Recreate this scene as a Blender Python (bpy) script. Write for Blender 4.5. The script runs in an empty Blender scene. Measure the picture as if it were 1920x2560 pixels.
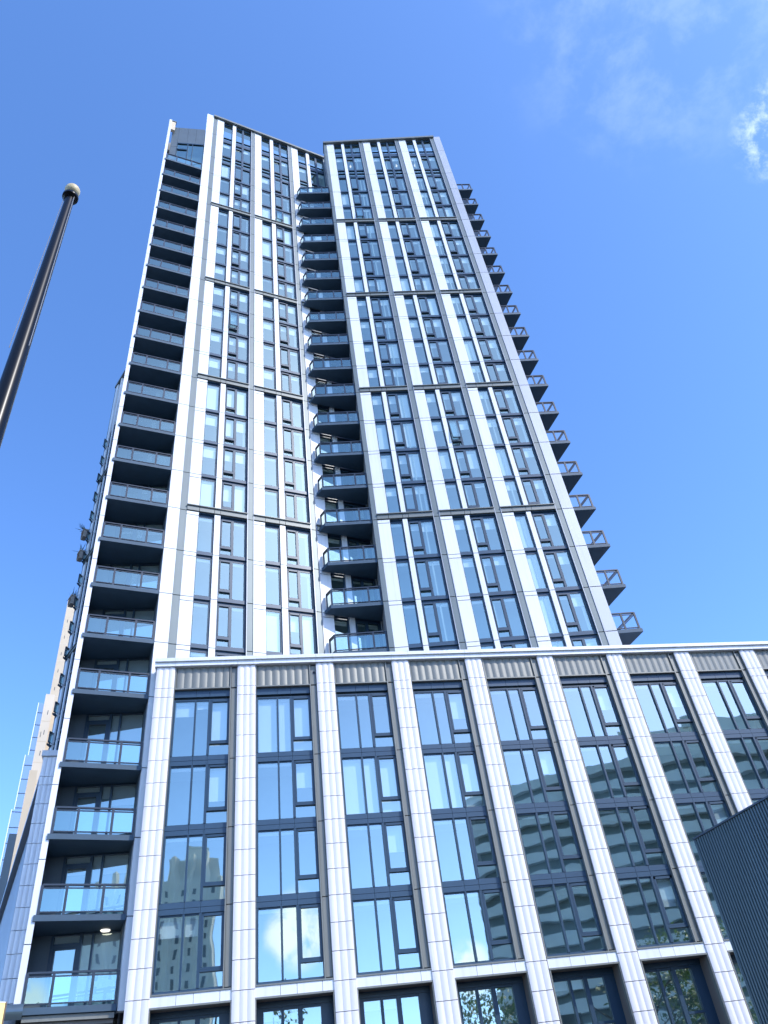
import bpy, math, random
from mathutils import Matrix, Vector
random.seed(7)
R_ = math.radians
scene = bpy.context.scene
COL = scene.collection
S = 3.1                       # one storey in metres; the building is laid out in storeys
EYE = 1.6                     # camera height above the ground, metres
Z0 = 3.03144                  # storeys from the camera up to the level called z = 0

# ------------------------------------------------------------------ camera
def basis(pitch, roll):
    fw = Vector((0, math.cos(pitch), math.sin(pitch)))
    up = Vector((0, -math.sin(pitch), math.cos(pitch)))
    rt = Vector((1, 0, 0))
    return fw, math.cos(roll)*rt + math.sin(roll)*up, -math.sin(roll)*rt + math.cos(roll)*up
FW, RT, UP = basis(0.71517, -0.1435)
cd = bpy.data.cameras.new('camera'); cam = bpy.data.objects.new('camera', cd); COL.objects.link(cam)
cd.sensor_fit = 'VERTICAL'; cd.sensor_height = 24.0; cd.lens = 24.0*1936.73/2560
cd.clip_start = 0.1; cd.clip_end = 6000
cam.matrix_world = Matrix(((RT.x, UP.x, -FW.x, 0), (RT.y, UP.y, -FW.y, 0), (RT.z, UP.z, -FW.z, EYE), (0, 0, 0, 1)))
scene.camera = cam

# ------------------------------------------------------------------ light, sky, exposure
SUN_EL, SUN_AZ = 43.0, 58.0    # azimuth measured from behind the camera (-Y) towards +X
sdir = Vector((math.sin(R_(SUN_AZ))*math.cos(R_(SUN_EL)), -math.cos(R_(SUN_AZ))*math.cos(R_(SUN_EL)), math.sin(R_(SUN_EL))))
sl = bpy.data.lights.new('sun', 'SUN'); sl.energy = 2.0; sl.angle = R_(0.5); sl.color = (1.0, 0.97, 0.92)
so = bpy.data.objects.new('sun', sl); COL.objects.link(so)
so.rotation_euler = sdir.to_track_quat('Z', 'Y').to_euler()
scene.view_settings.view_transform = 'Standard'
scene.view_settings.look = 'None'
scene.view_settings.exposure = 1.08
scene.view_settings.gamma = 1.0
scene.view_settings.use_curve_mapping = False
try:
    scene.cycles.max_bounces = 8; scene.cycles.diffuse_bounces = 3; scene.cycles.glossy_bounces = 4
    scene.cycles.transparent_max_bounces = 14; scene.cycles.transmission_bounces = 4
    scene.cycles.caustics_reflective = False; scene.cycles.caustics_refractive = False
    scene.cycles.sample_clamp_indirect = 4.0
except Exception: pass

world = bpy.data.worlds.new('World'); scene.world = world; world.use_nodes = True
def build_world():
    nt = world.node_tree; N = nt.nodes; L = nt.links
    for n in list(N): N.remove(n)
    out = N.new('ShaderNodeOutputWorld'); bg = N.new('ShaderNodeBackground'); bg.inputs["Strength"].default_value = 0.15
    sky = N.new('ShaderNodeTexSky'); sky.sky_type = 'NISHITA'; sky.sun_disc = False
    sky.sun_elevation = R_(SUN_EL); sky.sun_rotation = R_(180.0 - SUN_AZ)
    sky.altitude = 0; sky.air_density = 0.6; sky.dust_density = 0.4; sky.ozone_density = 3.5
    geo = N.new('ShaderNodeTexCoord')
    def cloud(direction, lo, hi, scale, amount, t0, t1, stretch=(1, 1, 1)):
        dot = N.new('ShaderNodeVectorMath'); dot.operation = 'DOT_PRODUCT'
        dot.inputs[1].default_value = Vector(direction).normalized()
        L.new(geo.outputs['Generated'], dot.inputs[0])
        m = N.new('ShaderNodeMapRange'); m.interpolation_type = 'SMOOTHSTEP'
        m.inputs['From Min'].default_value = lo; m.inputs['From Max'].default_value = hi
        L.new(dot.outputs['Value'], m.inputs['Value'])
        mp = N.new('ShaderNodeMapping'); mp.inputs['Scale'].default_value = stretch
        L.new(geo.outputs['Generated'], mp.inputs['Vector'])
        nz = N.new('ShaderNodeTexNoise'); nz.inputs['Scale'].default_value = scale; nz.inputs['Detail'].default_value = 7
        nz.inputs['Roughness'].default_value = 0.62; nz.inputs['Distortion'].default_value = 0.15
        L.new(mp.outputs['Vector'], nz.inputs['Vector'])
        t = N.new('ShaderNodeMapRange'); t.inputs['From Min'].default_value = t0; t.inputs['From Max'].default_value = t1
        t.inputs['To Max'].default_value = amount; t.interpolation_type = 'SMOOTHSTEP'
        L.new(nz.outputs['Fac'], t.inputs['Value'])
        mu = N.new('ShaderNodeMath'); mu.operation = 'MULTIPLY'
        L.new(m.outputs['Result'], mu.inputs[0]); L.new(t.outputs['Result'], mu.inputs[1])
        return mu.outputs[0]
    def d(az, el): return (math.sin(R_(az))*math.cos(R_(el)), math.cos(R_(az))*math.cos(R_(el)), math.sin(R_(el)))
    cl = [cloud(d(55, 63), 0.975, 0.998, 17, 0.07, 0.38, 0.74, (1, 1, 1.5)),
          cloud(d(51.0, 51.8), 0.9977, 0.99995, 30, 0.42, 0.42, 0.75, (1.7, 1.7, 0.6)),
          cloud(d(180-15.3, 13.3), 0.9990, 0.9999, 30, 1.0, 0.30, 0.55),
          cloud(d(180-26.5, 10.2), 0.9994, 0.99995, 30, 1.0, 0.30, 0.55),
          cloud(d(180+40, 30), 0.80, 0.98, 5, 0.7, 0.50, 0.72)]
    col = sky.outputs['Color']
    # a slightly deeper blue, as the phone camera recorded it
    hs = N.new('ShaderNodeHueSaturation'); hs.inputs['Saturation'].default_value = 1.14; hs.inputs['Hue'].default_value = 0.503; hs.inputs['Value'].default_value = 1.75
    L.new(col, hs.inputs['Color']); col = hs.outputs['Color']
    for c in cl:
        mx = N.new('ShaderNodeMixRGB'); mx.inputs['Color2'].default_value = (7.2, 7.9, 8.6, 1)
        L.new(c, mx.inputs['Fac']); L.new(col, mx.inputs['Color1']); col = mx.outputs['Color']
    L.new(col, bg.inputs['Color']); L.new(bg.outputs['Background'], out.inputs['Surface'])
build_world()

# ------------------------------------------------------------------ materials
def nodes_of(name):
    m = bpy.data.materials.new(name); m.use_nodes = True
    nt = m.node_tree
    for n in list(nt.nodes): nt.nodes.remove(n)
    out = nt.nodes.new('ShaderNodeOutputMaterial')
    return m, nt, out
def solid(name, rgb, rough=0.5, metal=0.0, var=0.06, scale=0.8, bump=0.0, spec=0.5, stretch=(1, 1, 1), rnd=0.0, isl=0.0, streak=0.0):
    m, nt, out = nodes_of(name); N = nt.nodes; L = nt.links
    p = N.new('ShaderNodeBsdfPrincipled'); L.new(p.outputs[0], out.inputs['Surface'])
    p.inputs['Roughness'].default_value = rough; p.inputs['Metallic'].default_value = metal
    p.inputs['Specular IOR Level'].default_value = spec
    tc = N.new('ShaderNodeTexCoord'); mp = N.new('ShaderNodeMapping'); mp.inputs['Scale'].default_value = stretch
    L.new(tc.outputs['Object'], mp.inputs['Vector'])
    nz = N.new('ShaderNodeTexNoise'); nz.inputs['Scale'].default_value = scale; nz.inputs['Detail'].default_value = 5
    L.new(mp.outputs['Vector'], nz.inputs['Vector'])
    mr = N.new('ShaderNodeMapRange'); mr.inputs['From Min'].default_value = 0.3; mr.inputs['From Max'].default_value = 0.7
    mr.inputs['To Min'].default_value = 1-var; mr.inputs['To Max'].default_value = 1+var
    L.new(nz.outputs['Fac'], mr.inputs['Value'])
    val = mr.outputs['Result']
    if rnd:
        oi = N.new('ShaderNodeObjectInfo'); r2 = N.new('ShaderNodeMapRange')
        r2.inputs['To Min'].default_value = 1-rnd; r2.inputs['To Max'].default_value = 1+rnd
        L.new(oi.outputs['Random'], r2.inputs['Value'])
        mu = N.new('ShaderNodeMath'); mu.operation = 'MULTIPLY'; L.new(val, mu.inputs[0]); L.new(r2.outputs['Result'], mu.inputs[1]); val = mu.outputs[0]
    if isl:
        gi = N.new('ShaderNodeNewGeometry'); r3 = N.new('ShaderNodeMapRange')
        r3.inputs['To Min'].default_value = 1-isl; r3.inputs['To Max'].default_value = 1+isl
        L.new(gi.outputs['Random Per Island'], r3.inputs['Value'])
        mu = N.new('ShaderNodeMath'); mu.operation = 'MULTIPLY'; L.new(val, mu.inputs[0]); L.new(r3.outputs['Result'], mu.inputs[1]); val = mu.outputs[0]
    if streak:                                                    # faint rain streaks running down the panel
        m2 = N.new('ShaderNodeMapping'); m2.inputs['Scale'].default_value = (5, 5, 0.12); L.new(tc.outputs['Object'], m2.inputs['Vector'])
        n2 = N.new('ShaderNodeTexNoise'); n2.inputs['Scale'].default_value = 1.6; n2.inputs['Detail'].default_value = 4; L.new(m2.outputs['Vector'], n2.inputs['Vector'])
        r4 = N.new('ShaderNodeMapRange'); r4.inputs['From Min'].default_value = 0.48; r4.inputs['From Max'].default_value = 0.75
        r4.inputs['To Min'].default_value = 1.0; r4.inputs['To Max'].default_value = 1-streak; L.new(n2.outputs['Fac'], r4.inputs['Value'])
        mu = N.new('ShaderNodeMath'); mu.operation = 'MULTIPLY'; L.new(val, mu.inputs[0]); L.new(r4.outputs['Result'], mu.inputs[1]); val = mu.outputs[0]
    sc = N.new('ShaderNodeVectorMath'); sc.operation = 'SCALE'; sc.inputs[0].default_value = rgb
    L.new(val, sc.inputs['Scale']); L.new(sc.outputs['Vector'], p.inputs['Base Color'])
    if bump:
        b = N.new('ShaderNodeBump'); b.inputs['Strength'].default_value = bump; b.inputs['Distance'].default_value = 0.02
        L.new(nz.outputs['Fac'], b.inputs['Height']); L.new(b.outputs['Normal'], p.inputs['Normal'])
    return m
def glass(name, tint, fac, wave=0.004, wscale=0.55, refl=(0.9, 0.97, 1.0)):
    m, nt, out = nodes_of(name); N = nt.nodes; L = nt.links
    tr = N.new('ShaderNodeBsdfTransparent'); tr.inputs['Color'].default_value = (*tint, 1)
    gl = N.new('ShaderNodeBsdfGlossy'); gl.inputs['Roughness'].default_value = 0.012; gl.inputs['Color'].default_value = (*refl, 1)
    ge = N.new('ShaderNodeNewGeometry'); dt = N.new('ShaderNodeVectorMath'); dt.operation = 'DOT_PRODUCT'
    L.new(ge.outputs['Incoming'], dt.inputs[0]); L.new(ge.outputs['Normal'], dt.inputs[1])
    ab = N.new('ShaderNodeMath'); ab.operation = 'ABSOLUTE'; L.new(dt.outputs['Value'], ab.inputs[0])
    om = N.new('ShaderNodeMath'); om.operation = 'SUBTRACT'; om.inputs[0].default_value = 1.0; L.new(ab.outputs[0], om.inputs[1])
    pw = N.new('ShaderNodeMath'); pw.operation = 'POWER'; pw.inputs[1].default_value = 5.0; L.new(om.outputs[0], pw.inputs[0])
    ma = N.new('ShaderNodeMath'); ma.operation = 'MULTIPLY_ADD'; ma.use_clamp = True      # Schlick, the same from both sides
    ma.inputs[1].default_value = 1.0-fac; ma.inputs[2].default_value = fac; L.new(pw.outputs[0], ma.inputs[0])
    mix = N.new('ShaderNodeMixShader'); L.new(ma.outputs[0], mix.inputs['Fac'])
    L.new(tr.outputs[0], mix.inputs[1]); L.new(gl.outputs[0], mix.inputs[2]); L.new(mix.outputs[0], out.inputs['Surface'])
    if wave:
        tc = N.new('ShaderNodeTexCoord'); oi = N.new('ShaderNodeObjectInfo')
        ad = N.new('ShaderNodeVectorMath'); ad.operation = 'ADD'
        cb = N.new('ShaderNodeVectorMath'); cb.operation = 'SCALE'; cb.inputs[0].default_value = (37, 91, 53)
        L.new(oi.outputs['Random'], cb.inputs['Scale']); L.new(cb.outputs['Vector'], ad.inputs[1])
        L.new(tc.outputs['Object'], ad.inputs[0])
        nz = N.new('ShaderNodeTexNoise'); nz.inputs['Scale'].default_value = wscale; nz.inputs['Detail'].default_value = 1.5
        L.new(ad.outputs['Vector'], nz.inputs['Vector'])
        b = N.new('ShaderNodeBump'); b.inputs['Strength'].default_value = 1.0; b.inputs['Distance'].default_value = wave
        L.new(nz.outputs['Fac'], b.inputs['Height']); L.new(b.outputs['Normal'], gl.inputs['Normal'])
    return m
M = {}
M['white'] = solid('white_metal_panel', (0.71, 0.715, 0.71), 0.42, 0.0, 0.03, 0.5, isl=0.04, streak=0.10)
M['fin'] = solid('silver_fin_panel', (0.66, 0.67, 0.71), 0.40, 0.15, 0.03, 0.5, isl=0.04, streak=0.1)
M['silver'] = solid('silver_grey_panel', (0.39, 0.41, 0.44), 0.40, 0.2, 0.03, 0.5, isl=0.05, streak=0.08)
M['fluted'] = solid('fluted_white_terracotta', (0.72, 0.685, 0.675), 0.33, 0.0, 0.04, 0.7, isl=0.05, streak=0.08)
M['pier'] = solid('grey_metal_pier', (0.15, 0.178, 0.176), 0.42, 0.2, 0.05, 0.6, isl=0.06, streak=0.1)
M['band'] = solid('grey_metal_band', (0.155, 0.17, 0.16), 0.45, 0.15, 0.05, 0.7)
M['taupe'] = solid('taupe_metal_panel', (0.20, 0.20, 0.175), 0.42, 0.15, 0.05, 0.7, streak=0.12)
M['reveal'] = solid('brown_reveal_panel', (0.20, 0.175, 0.155), 0.6, 0.0, 0.05, 0.9)
M['frame'] = solid('dark_window_frame', (0.019, 0.048, 0.082), 0.38, 0.0, 0.08, 1.2)
M['spandrel'] = solid('dark_spandrel_panel', (0.030, 0.064, 0.105), 0.35, 0.0, 0.06, 0.9)
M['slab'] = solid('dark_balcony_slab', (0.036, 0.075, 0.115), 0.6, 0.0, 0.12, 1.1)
M['recess'] = solid('dark_recess_cladding', (0.075, 0.105, 0.13), 0.6, 0.0, 0.08, 0.9)
M['rail'] = solid('dark_railing_metal', (0.022, 0.034, 0.052), 0.35, 0.0, 0.05, 1.5)
M['glass'] = glass('window_glass', (0.90, 0.98, 0.95), 0.38, 0.003, 0.5, (0.78, 1.0, 0.90))
M['glass_low'] = glass('podium_window_glass', (0.80, 0.90, 0.93), 0.42, 0.006, 0.5, (0.90, 1.0, 0.87))
M['railglass'] = glass('balcony_glass', (0.78, 0.92, 0.95), 0.28, 0.0, 0.4, (0.72, 1.0, 0.93))
M['blind'] = solid('pale_roller_blind', (0.85, 0.87, 0.85), 0.8, 0.0, 0.04, 0.9, rnd=0.06)
M['room'] = solid('dim_room_wall', (0.33, 0.41, 0.41), 0.9, 0.0, 0.25, 0.35)
M['core'] = solid('plain_core_wall', (0.30, 0.31, 0.33), 0.8, 0.0, 0.06, 0.3)
M['joint'] = solid('dark_joint', (0.03, 0.035, 0.04), 0.8, 0.0, 0.05, 1)
M['brick'] = None
M['shed'] = solid('dark_corrugated_steel', (0.085, 0.118, 0.128), 0.38, 0.25, 0.18, 0.5, stretch=(1, 1, 0.3))
M['pole'] = solid('black_gloss_paint', (0.003, 0.0035, 0.005), 0.28, 0.0, 0.15, 3, spec=0.22)
M['ball'] = solid('weathered_cream_ball', (0.62, 0.50, 0.28), 0.5, 0.0, 0.15, 8)
M['pier_white'] = solid('white_end_pier', (0.90, 0.88, 0.86), 0.35, 0.0, 0.04, 0.7, isl=0.05)  # fluted white lightened to make up for the shadow on the end pier
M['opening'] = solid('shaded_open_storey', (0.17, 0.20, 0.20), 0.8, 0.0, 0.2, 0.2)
M['garage'] = solid('off_white_concrete', (0.86, 0.87, 0.82), 0.8, 0.0, 0.06, 0.15)
M['asphalt'] = solid('asphalt', (0.05, 0.05, 0.052), 0.9, 0.0, 0.2, 2.0, 0.3)
M['pave'] = solid('concrete_paving', (0.22, 0.22, 0.215), 0.85, 0.0, 0.12, 1.0)
M['paint'] = solid('road_paint', (0.75, 0.75, 0.72), 0.7, 0.0, 0.1, 3)
M['yellow'] = solid('yellow_painted_panel', (0.90, 0.74, 0.28), 0.5, 0.0, 0.05, 2)
M['rust'] = solid('brown_rusty_edge', (0.16, 0.10, 0.06), 0.7, 0.0, 0.2, 6)
M['tan'] = solid('tan_stone_cladding', (0.56, 0.46, 0.33), 0.8, 0.0, 0.07, 0.15)
M['tan2'] = solid('pale_tan_stone', (0.62, 0.53, 0.41), 0.8, 0.0, 0.07, 0.15)
M['darkwin'] = solid('dark_far_window', (0.05, 0.06, 0.07), 0.15, 0.0, 0.1, 0.4, spec=0.8)
M['cream'] = solid('cream_render', (0.90, 0.86, 0.76), 0.8, 0.0, 0.06, 0.2)
M['palegrey'] = solid('pale_grey_concrete', (0.70, 0.72, 0.68), 0.8, 0.0, 0.06, 0.15)
M['gutter'] = solid('glossy_dark_metal_cap', (0.10, 0.14, 0.16), 0.22, 0.6, 0.1, 2)
M['bark'] = solid('tree_bark', (0.12, 0.09, 0.065), 0.9, 0.0, 0.3, 4, 0.4)
M['terracotta'] = solid('stone_planter', (0.36, 0.31, 0.26), 0.8, 0.0, 0.2, 3)
M['plant'] = solid('green_leaf', (0.06, 0.10, 0.045), 0.6, 0.0, 0.3, 3)
M['clearglass'] = glass('clear_balcony_glass', (0.93, 0.98, 0.99), 0.07, 0.0, 0.4)
M['farglass'] = glass('far_tower_glass', (0.45, 0.62, 0.72), 0.42, 0.02, 0.1)
def lamp_mat():
    m, nt, out = nodes_of('lit_lamp'); e = nt.nodes.new('ShaderNodeEmission')
    e.inputs['Color'].default_value = (1, 0.95, 0.85, 1); e.inputs['Strength'].default_value = 6.0
    nt.links.new(e.outputs[0], out.inputs['Surface']); return m
M['lamp'] = lamp_mat(); M['lamp'].node_tree.nodes['Emission'].inputs['Strength'].default_value = 0.9
def leaf_mat(name, a, b):
    m, nt, out = nodes_of(name); N = nt.nodes; L = nt.links
    p = N.new('ShaderNodeBsdfPrincipled'); p.inputs['Roughness'].default_value = 0.55
    g = N.new('ShaderNodeNewGeometry'); r = N.new('ShaderNodeMixRGB')
    L.new(g.outputs['Random Per Island'], r.inputs['Fac']); r.inputs['Color1'].default_value = (*a, 1); r.inputs['Color2'].default_value = (*b, 1)
    L.new(r.outputs[0], p.inputs['Base Color'])
    t = N.new('ShaderNodeBsdfTranslucent'); L.new(r.outputs[0], t.inputs['Color'])
    mx = N.new('ShaderNodeMixShader'); mx.inputs['Fac'].default_value = 0.3
    L.new(p.outputs[0], mx.inputs[1]); L.new(t.outputs[0], mx.inputs[2]); L.new(mx.outputs[0], out.inputs['Surface']); return m
M['leaf'] = leaf_mat('tree_leaves', (0.07, 0.13, 0.03), (0.19, 0.27, 0.07))

# ------------------------------------------------------------------ mesh helpers (local axes: x along a wall, y into the building, z up; units: storeys)
class MB:
    def __init__(s): s.v = []; s.f = []; s.mi = []; s.mats = []; s.sm = []
    def mid(s, m):
        if m not in s.mats: s.mats.append(m)
        return s.mats.index(m)
    def face(s, pts, m, smooth=False):
        i = len(s.v); s.v += [tuple(p) for p in pts]; s.f.append(tuple(range(i, i+len(pts)))); s.mi.append(s.mid(m)); s.sm.append(smooth)
    def box(s, x0, x1, y0, y1, z0, z1, m):
        if x1 <= x0 or z1 <= z0 or y1 <= y0: return
        i = len(s.v); k = s.mid(m)
        s.v += [(x0,y0,z0),(x1,y0,z0),(x1,y1,z0),(x0,y1,z0),(x0,y0,z1),(x1,y0,z1),(x1,y1,z1),(x0,y1,z1)]
        for q in ((0,1,5,4),(1,2,6,5),(2,3,7,6),(3,0,4,7),(4,5,6,7),(3,2,1,0)):
            s.f.append(tuple(i+a for a in q)); s.mi.append(k); s.sm.append(False)
    def prism(s, poly, z0, z1, m, mtop=None):
        n = len(poly); i = len(s.v); k = s.mid(m); kt = s.mid(mtop or m)
        zt = z1 if isinstance(z1, (list, tuple)) else [z1]*n
        s.v += [(p[0], p[1], z0) for p in poly] + [(p[0], p[1], zt[j]) for j, p in enumerate(poly)]
        for j in range(n):
            s.f.append((i+j, i+(j+1) % n, i+n+(j+1) % n, i+n+j)); s.mi.append(k); s.sm.append(False)
        s.f.append(tuple(i+n+j for j in range(n))); s.mi.append(kt); s.sm.append(False)
        s.f.append(tuple(i+j for j in reversed(range(n)))); s.mi.append(k); s.sm.append(False)
    def bar(s, a, b, w, h, m):
        a = Vector(a); b = Vector(b); d = (b-a).normalized()
        up = Vector((0, 0, 1)) if abs(d.z) < 0.9 else Vector((1, 0, 0))
        x = d.cross(up).normalized()*w/2; y = x.cross(d).normalized()*h/2
        i = len(s.v); k = s.mid(m)
        for p in (a, b): s.v += [tuple(p-x-y), tuple(p+x-y), tuple(p+x+y), tuple(p-x+y)]
        for q in ((0,1,5,4),(1,2,6,5),(2,3,7,6),(3,0,4,7),(3,2,1,0),(4,5,6,7)):
            s.f.append(tuple(i+c for c in q)); s.mi.append(k); s.sm.append(False)
    def lathe(s, prof, m, seg=24, smooth=True, c=(0, 0)):
        i = len(s.v); k = s.mid(m)
        for r, z in prof:
            for j in range(seg):
                a = 2*math.pi*j/seg; s.v.append((c[0]+r*math.cos(a), c[1]+r*math.sin(a), z))
        for a in range(len(prof)-1):
            for j in range(seg):
                j2 = (j+1) % seg
                s.f.append((i+a*seg+j, i+a*seg+j2, i+(a+1)*seg+j2, i+(a+1)*seg+j)); s.mi.append(k); s.sm.append(smooth)
    def flutes(s, x0, x1, n, depth, y, z0, z1, m, seg=7, back=0.05):
        w = (x1-x0)/n
        for a in range(n):
            prev = None
            for j in range(seg+1):
                t = j/seg; x = x0+(a+t)*w; yy = y - depth*math.sin(math.pi*t)
                if prev: s.face([(prev[0], prev[1], z0), (x, yy, z0), (x, yy, z1), (prev[0], prev[1], z1)], m, False); s.face([(prev[0], prev[1], z1), (x, yy, z1), (x, y+back, z1), (prev[0], y+back, z1)], m); s.face([(prev[0], y+back, z0), (x, y+back, z0), (x, yy, z0), (prev[0], prev[1], z0)], m)
                prev = (x, yy)
        s.face([(x0, y+back, z0), (x0, y, z0), (x0, y, z1), (x0, y+back, z1)], m)
        s.face([(x1, y, z0), (x1, y+back, z0), (x1, y+back, z1), (x1, y, z1)], m)
    def mesh(s, name):
        me = bpy.data.meshes.new(name); me.from_pydata([(x*S, y*S, z*S) for x, y, z in s.v], [], s.f)
        for m in s.mats: me.materials.append(m)
        me.polygons.foreach_set('material_index', s.mi); me.polygons.foreach_set('use_smooth', s.sm); me.update(); return me

class Frame:
    def __init__(s, x, y, a): s.x, s.y, s.a = x, y, a
    def w(s, u, y=0.0):            # storeys on the wall -> storeys in plan
        return (s.x+u*math.cos(s.a)-y*math.sin(s.a), s.y+u*math.sin(s.a)+y*math.cos(s.a))
    def mat(s, u=0, y=0, z=0):
        p = s.w(u, y); return Matrix.Translation((p[0]*S, p[1]*S, EYE+(Z0+z)*S)) @ Matrix.Rotation(s.a, 4, 'Z')
FL = Frame(-4.0678, 10.7068, 0.46069)      # tower, left face
FR = Frame(-0.25549, 11.95417, 0.13008)    # tower, right face
FP = Frame(-2.69386, 10.79761, 0.21959)    # podium face
FW2 = Frame(-11.07, 21.50, math.atan2(-0.863, 0.773))  # far rear wing of the tower
F0 = Frame(0, 0, 0)
GZ = -EYE/S - Z0                           # ground in storeys on the z scale
J = lambda n: n+(0.156 if n >= 3 else 0.0) if n < 22 else {22: 22.29, 23: 23.985}[n]

def thing(name, label, cat, xy, z=GZ, group=None):
    o = bpy.data.objects.new(name, None); COL.objects.link(o); o.empty_display_size = 1
    o.matrix_world = Matrix.Translation((xy[0]*S, xy[1]*S, EYE+(Z0+z)*S))
    o['label'] = label; o['category'] = cat
    if group: o['group'] = group
    return o
def part(name, src, parent, fr=F0, at=(0, 0, 0), label=None):
    me = src.mesh(name) if isinstance(src, MB) else src
    o = bpy.data.objects.new(name, me); COL.objects.link(o); o.parent = parent
    o.matrix_local = Matrix.Translation(-parent.matrix_local.translation) @ fr.mat(*at)
    if label: o['label'] = label
    return o
def sub(name, src, parent):
    me = src.mesh(name) if isinstance(src, MB) else src
    o = bpy.data.objects.new(name, me); COL.objects.link(o); o.parent = parent; return o
def single(name, src, label, cat, fr=F0, at=(0, 0, 0), group=None, kind=None):
    me = src.mesh(name) if isinstance(src, MB) else src
    o = bpy.data.objects.new(name, me); COL.objects.link(o); o.matrix_world = fr.mat(*at)
    if kind: o['kind'] = kind
    if label: o['label'] = label; o['category'] = cat
    if group: o['group'] = group
    return o

# ------------------------------------------------------------------ ground, road, pavement
g = MB(); g.box(-700, 700, -700, 700, GZ-0.3, GZ-0.012, M['asphalt']); single('ground', g, None, None, kind='structure')
g = MB(); g.box(-60, 60, -9.0, -1.4, GZ-0.011, GZ-0.006, M['asphalt'])
for k in range(-20, 20): g.box(k*3, k*3+1.2, -5.22, -5.18, GZ-0.006, GZ-0.0045, M['paint'])
single('road', g, None, None, kind='structure')
g = MB(); g.box(-60, 60, -1.35, 9.2, GZ-0.012, GZ, M['pave']); g.box(-60, 60, -1.4, -1.35, GZ-0.012, GZ+0.002, M['palegrey'])
g.box(-60, 60, -12, -9.05, GZ-0.012, GZ+0.03, M['pave']); single('pavement', g, None, None, kind='structure')

# ------------------------------------------------------------------ THE TOWER
tower = thing('apartment_tower', 'tall white and blue-glass apartment tower with balcony columns, rising behind the podium', 'tower', FL.w(0, 0))
LB = [0.36, 1.66, 2.96]; RB = [0.098, 1.384, 2.670]
LW = dict(wp=(0, .225), g1=(.232, .520), mu=(.532, .643), gr=(.655, 1.168), pier=(1.170, 1.300))
RW = dict(wp=(0, .245), g1=(.252, .500), mu=(.510, .606), gr=(.618, 1.145), pier=(1.147, 1.286))
TOPL = lambda u: 25.40-0.119*u
TOPR = lambda u: 24.70+0.102*u
BANDS = (7, 11, 15, 19)

def strip(x0, x1, y, zlist, m, top=None, y1=0.03):
    b = MB()
    for z0, z1 in zlist: b.box(x0, x1, y, y1, z0, z1, m)
    if top is not None:
        z0 = zlist[-1][1]+0.012; t0, t1 = top
        b.prism([(x0, y), (x1, y), (x1, y1), (x0, y1)], z0, [t0, t1, t1, t0], m)
    return b
def segs(second, bands=True, start=3):
    out = []
    for n in range(start, 22):
        z0 = J(n)+0.008; z1 = J(n+1)-0.008
        if bands and n in BANDS: z0 = J(n)+0.14
        if bands and n+1 in BANDS: z1 = J(n+1)-0.012
        if second and n+1 <= 21: out += [(z0, J(n+1)-0.102), (J(n+1)-0.085, z1)]
        else: out.append((z0, z1))
    out.append((J(22)+0.006, J(23)-0.006))
    return out

# window of one bay on one floor: frame, glass, blinds
def win_frame(W, h, top_sp=True):
    b = MB(); f = M['frame']; sp = M['spandrel']
    (a0, a1), (g0, g1) = W['g1'], W['gr']
    for x0, x1 in ((a0-.006, a1+.006), (g0-.006, g1+.004)):
        b.box(x0, x1, .004, .06, -.012, .068, sp)                 # spandrel at the floor
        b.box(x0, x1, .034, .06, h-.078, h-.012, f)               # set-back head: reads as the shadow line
    b.box(a0-.006, a0+.010, .012, .06, .07, h-.08, f); b.box(a1-.016, a1+.006, .010, .06, .07, h-.08, f)
    b.box(g0-.006, g0+.016, .008, .06, .07, h-.08, f); b.box(g1-.034, g1+.004, .006, .06, .07, h-.08, f)
    m0 = g0+.218; m1 = m0+.040
    b.box(m0, m1, .004, .06, .07, h-.08, f)                       # mullion
    v0, v1 = g0+.016, m0                                          # opening light with its own frame
    b.box(v0, v1, .000, .05, .205, .238, f); b.box(v0, v1, .004, .05, .240, .272, f)
    b.box(v0, v0+.016, -.002, .05, .272, h-.08, f); b.box(v1-.016, v1, -.002, .05, .272, h-.08, f)
    b.box(v0, v1, -.002, .05, h-.112, h-.08, f)
    return b
def win_pane(W, h, m):
    b = MB(); (a0, a1), (g0, g1) = W['g1'], W['gr']
    for x0, x1, z0, z1, y in ((a0, a1, .06, h-.07, .040), (g0+.25, g1-.02, .06, h-.07, .040), (g0+.01, g0+.225, .06, .21, .040), (g0+.02, g0+.21, .26, h-.09, .022)):
        b.face([(x0, y, z0), (x1, y, z0), (x1, y, z1), (x0, y, z1)], m)
    return b
def win_blind(W, h, d1, dv, d2, drape=False):
    b = MB(); (a0, a1), (g0, g1) = W['g1'], W['gr']; m = M['blind']
    for x0, x1, d in ((a0+.012, a1-.014, d1), (g0+.02, g0+.215, dv), (g0+.265, g1-.04, d2)):
        z1 = h-.085; z0 = max(.05, z1-d*(h-.15))
        b.box(x0, x1, .085, .092, z0, z1, m)
        b.box(x0, x1, .070, .100, z1-.035, z1, m)                 # cassette
    if drape:
        for k in range(4):
            x = g1-.045-.011*k; b.box(x-.009, x, .104+.006*(k % 2), .112+.006*(k % 2), .05, h-.12, m)
    return b
cache = {}
def get(kind, key, fn):
    if (kind, key) not in cache: cache[(kind, key)] = fn().mesh(kind)
    return cache[(kind, key)]
def window(name, fr, tag_, W, s, n, drops, parent):
    h = round(J(n+1)-J(n), 3); h0 = h
    # under a band the head drops a little
    o = part(name, get(name, ('f', tag_, h), lambda: win_frame(W, h)), parent, fr, (s, 0, J(n)))
    pn_ = sub('pane', get('pane', (tag_, h), lambda: win_pane(W, h, M['glass'])), o)
    pn_.rotation_euler = (random.uniform(-.003, .003), 0, random.uniform(-.0035, .0035))
    dr_ = random.random() < .55
    sub('blind', get('blind', (tag_, h, drops, dr_), lambda: win_blind(W, h, *drops, dr_)), o)
    return o
c_, q, f_ = .05, .30, .97
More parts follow.
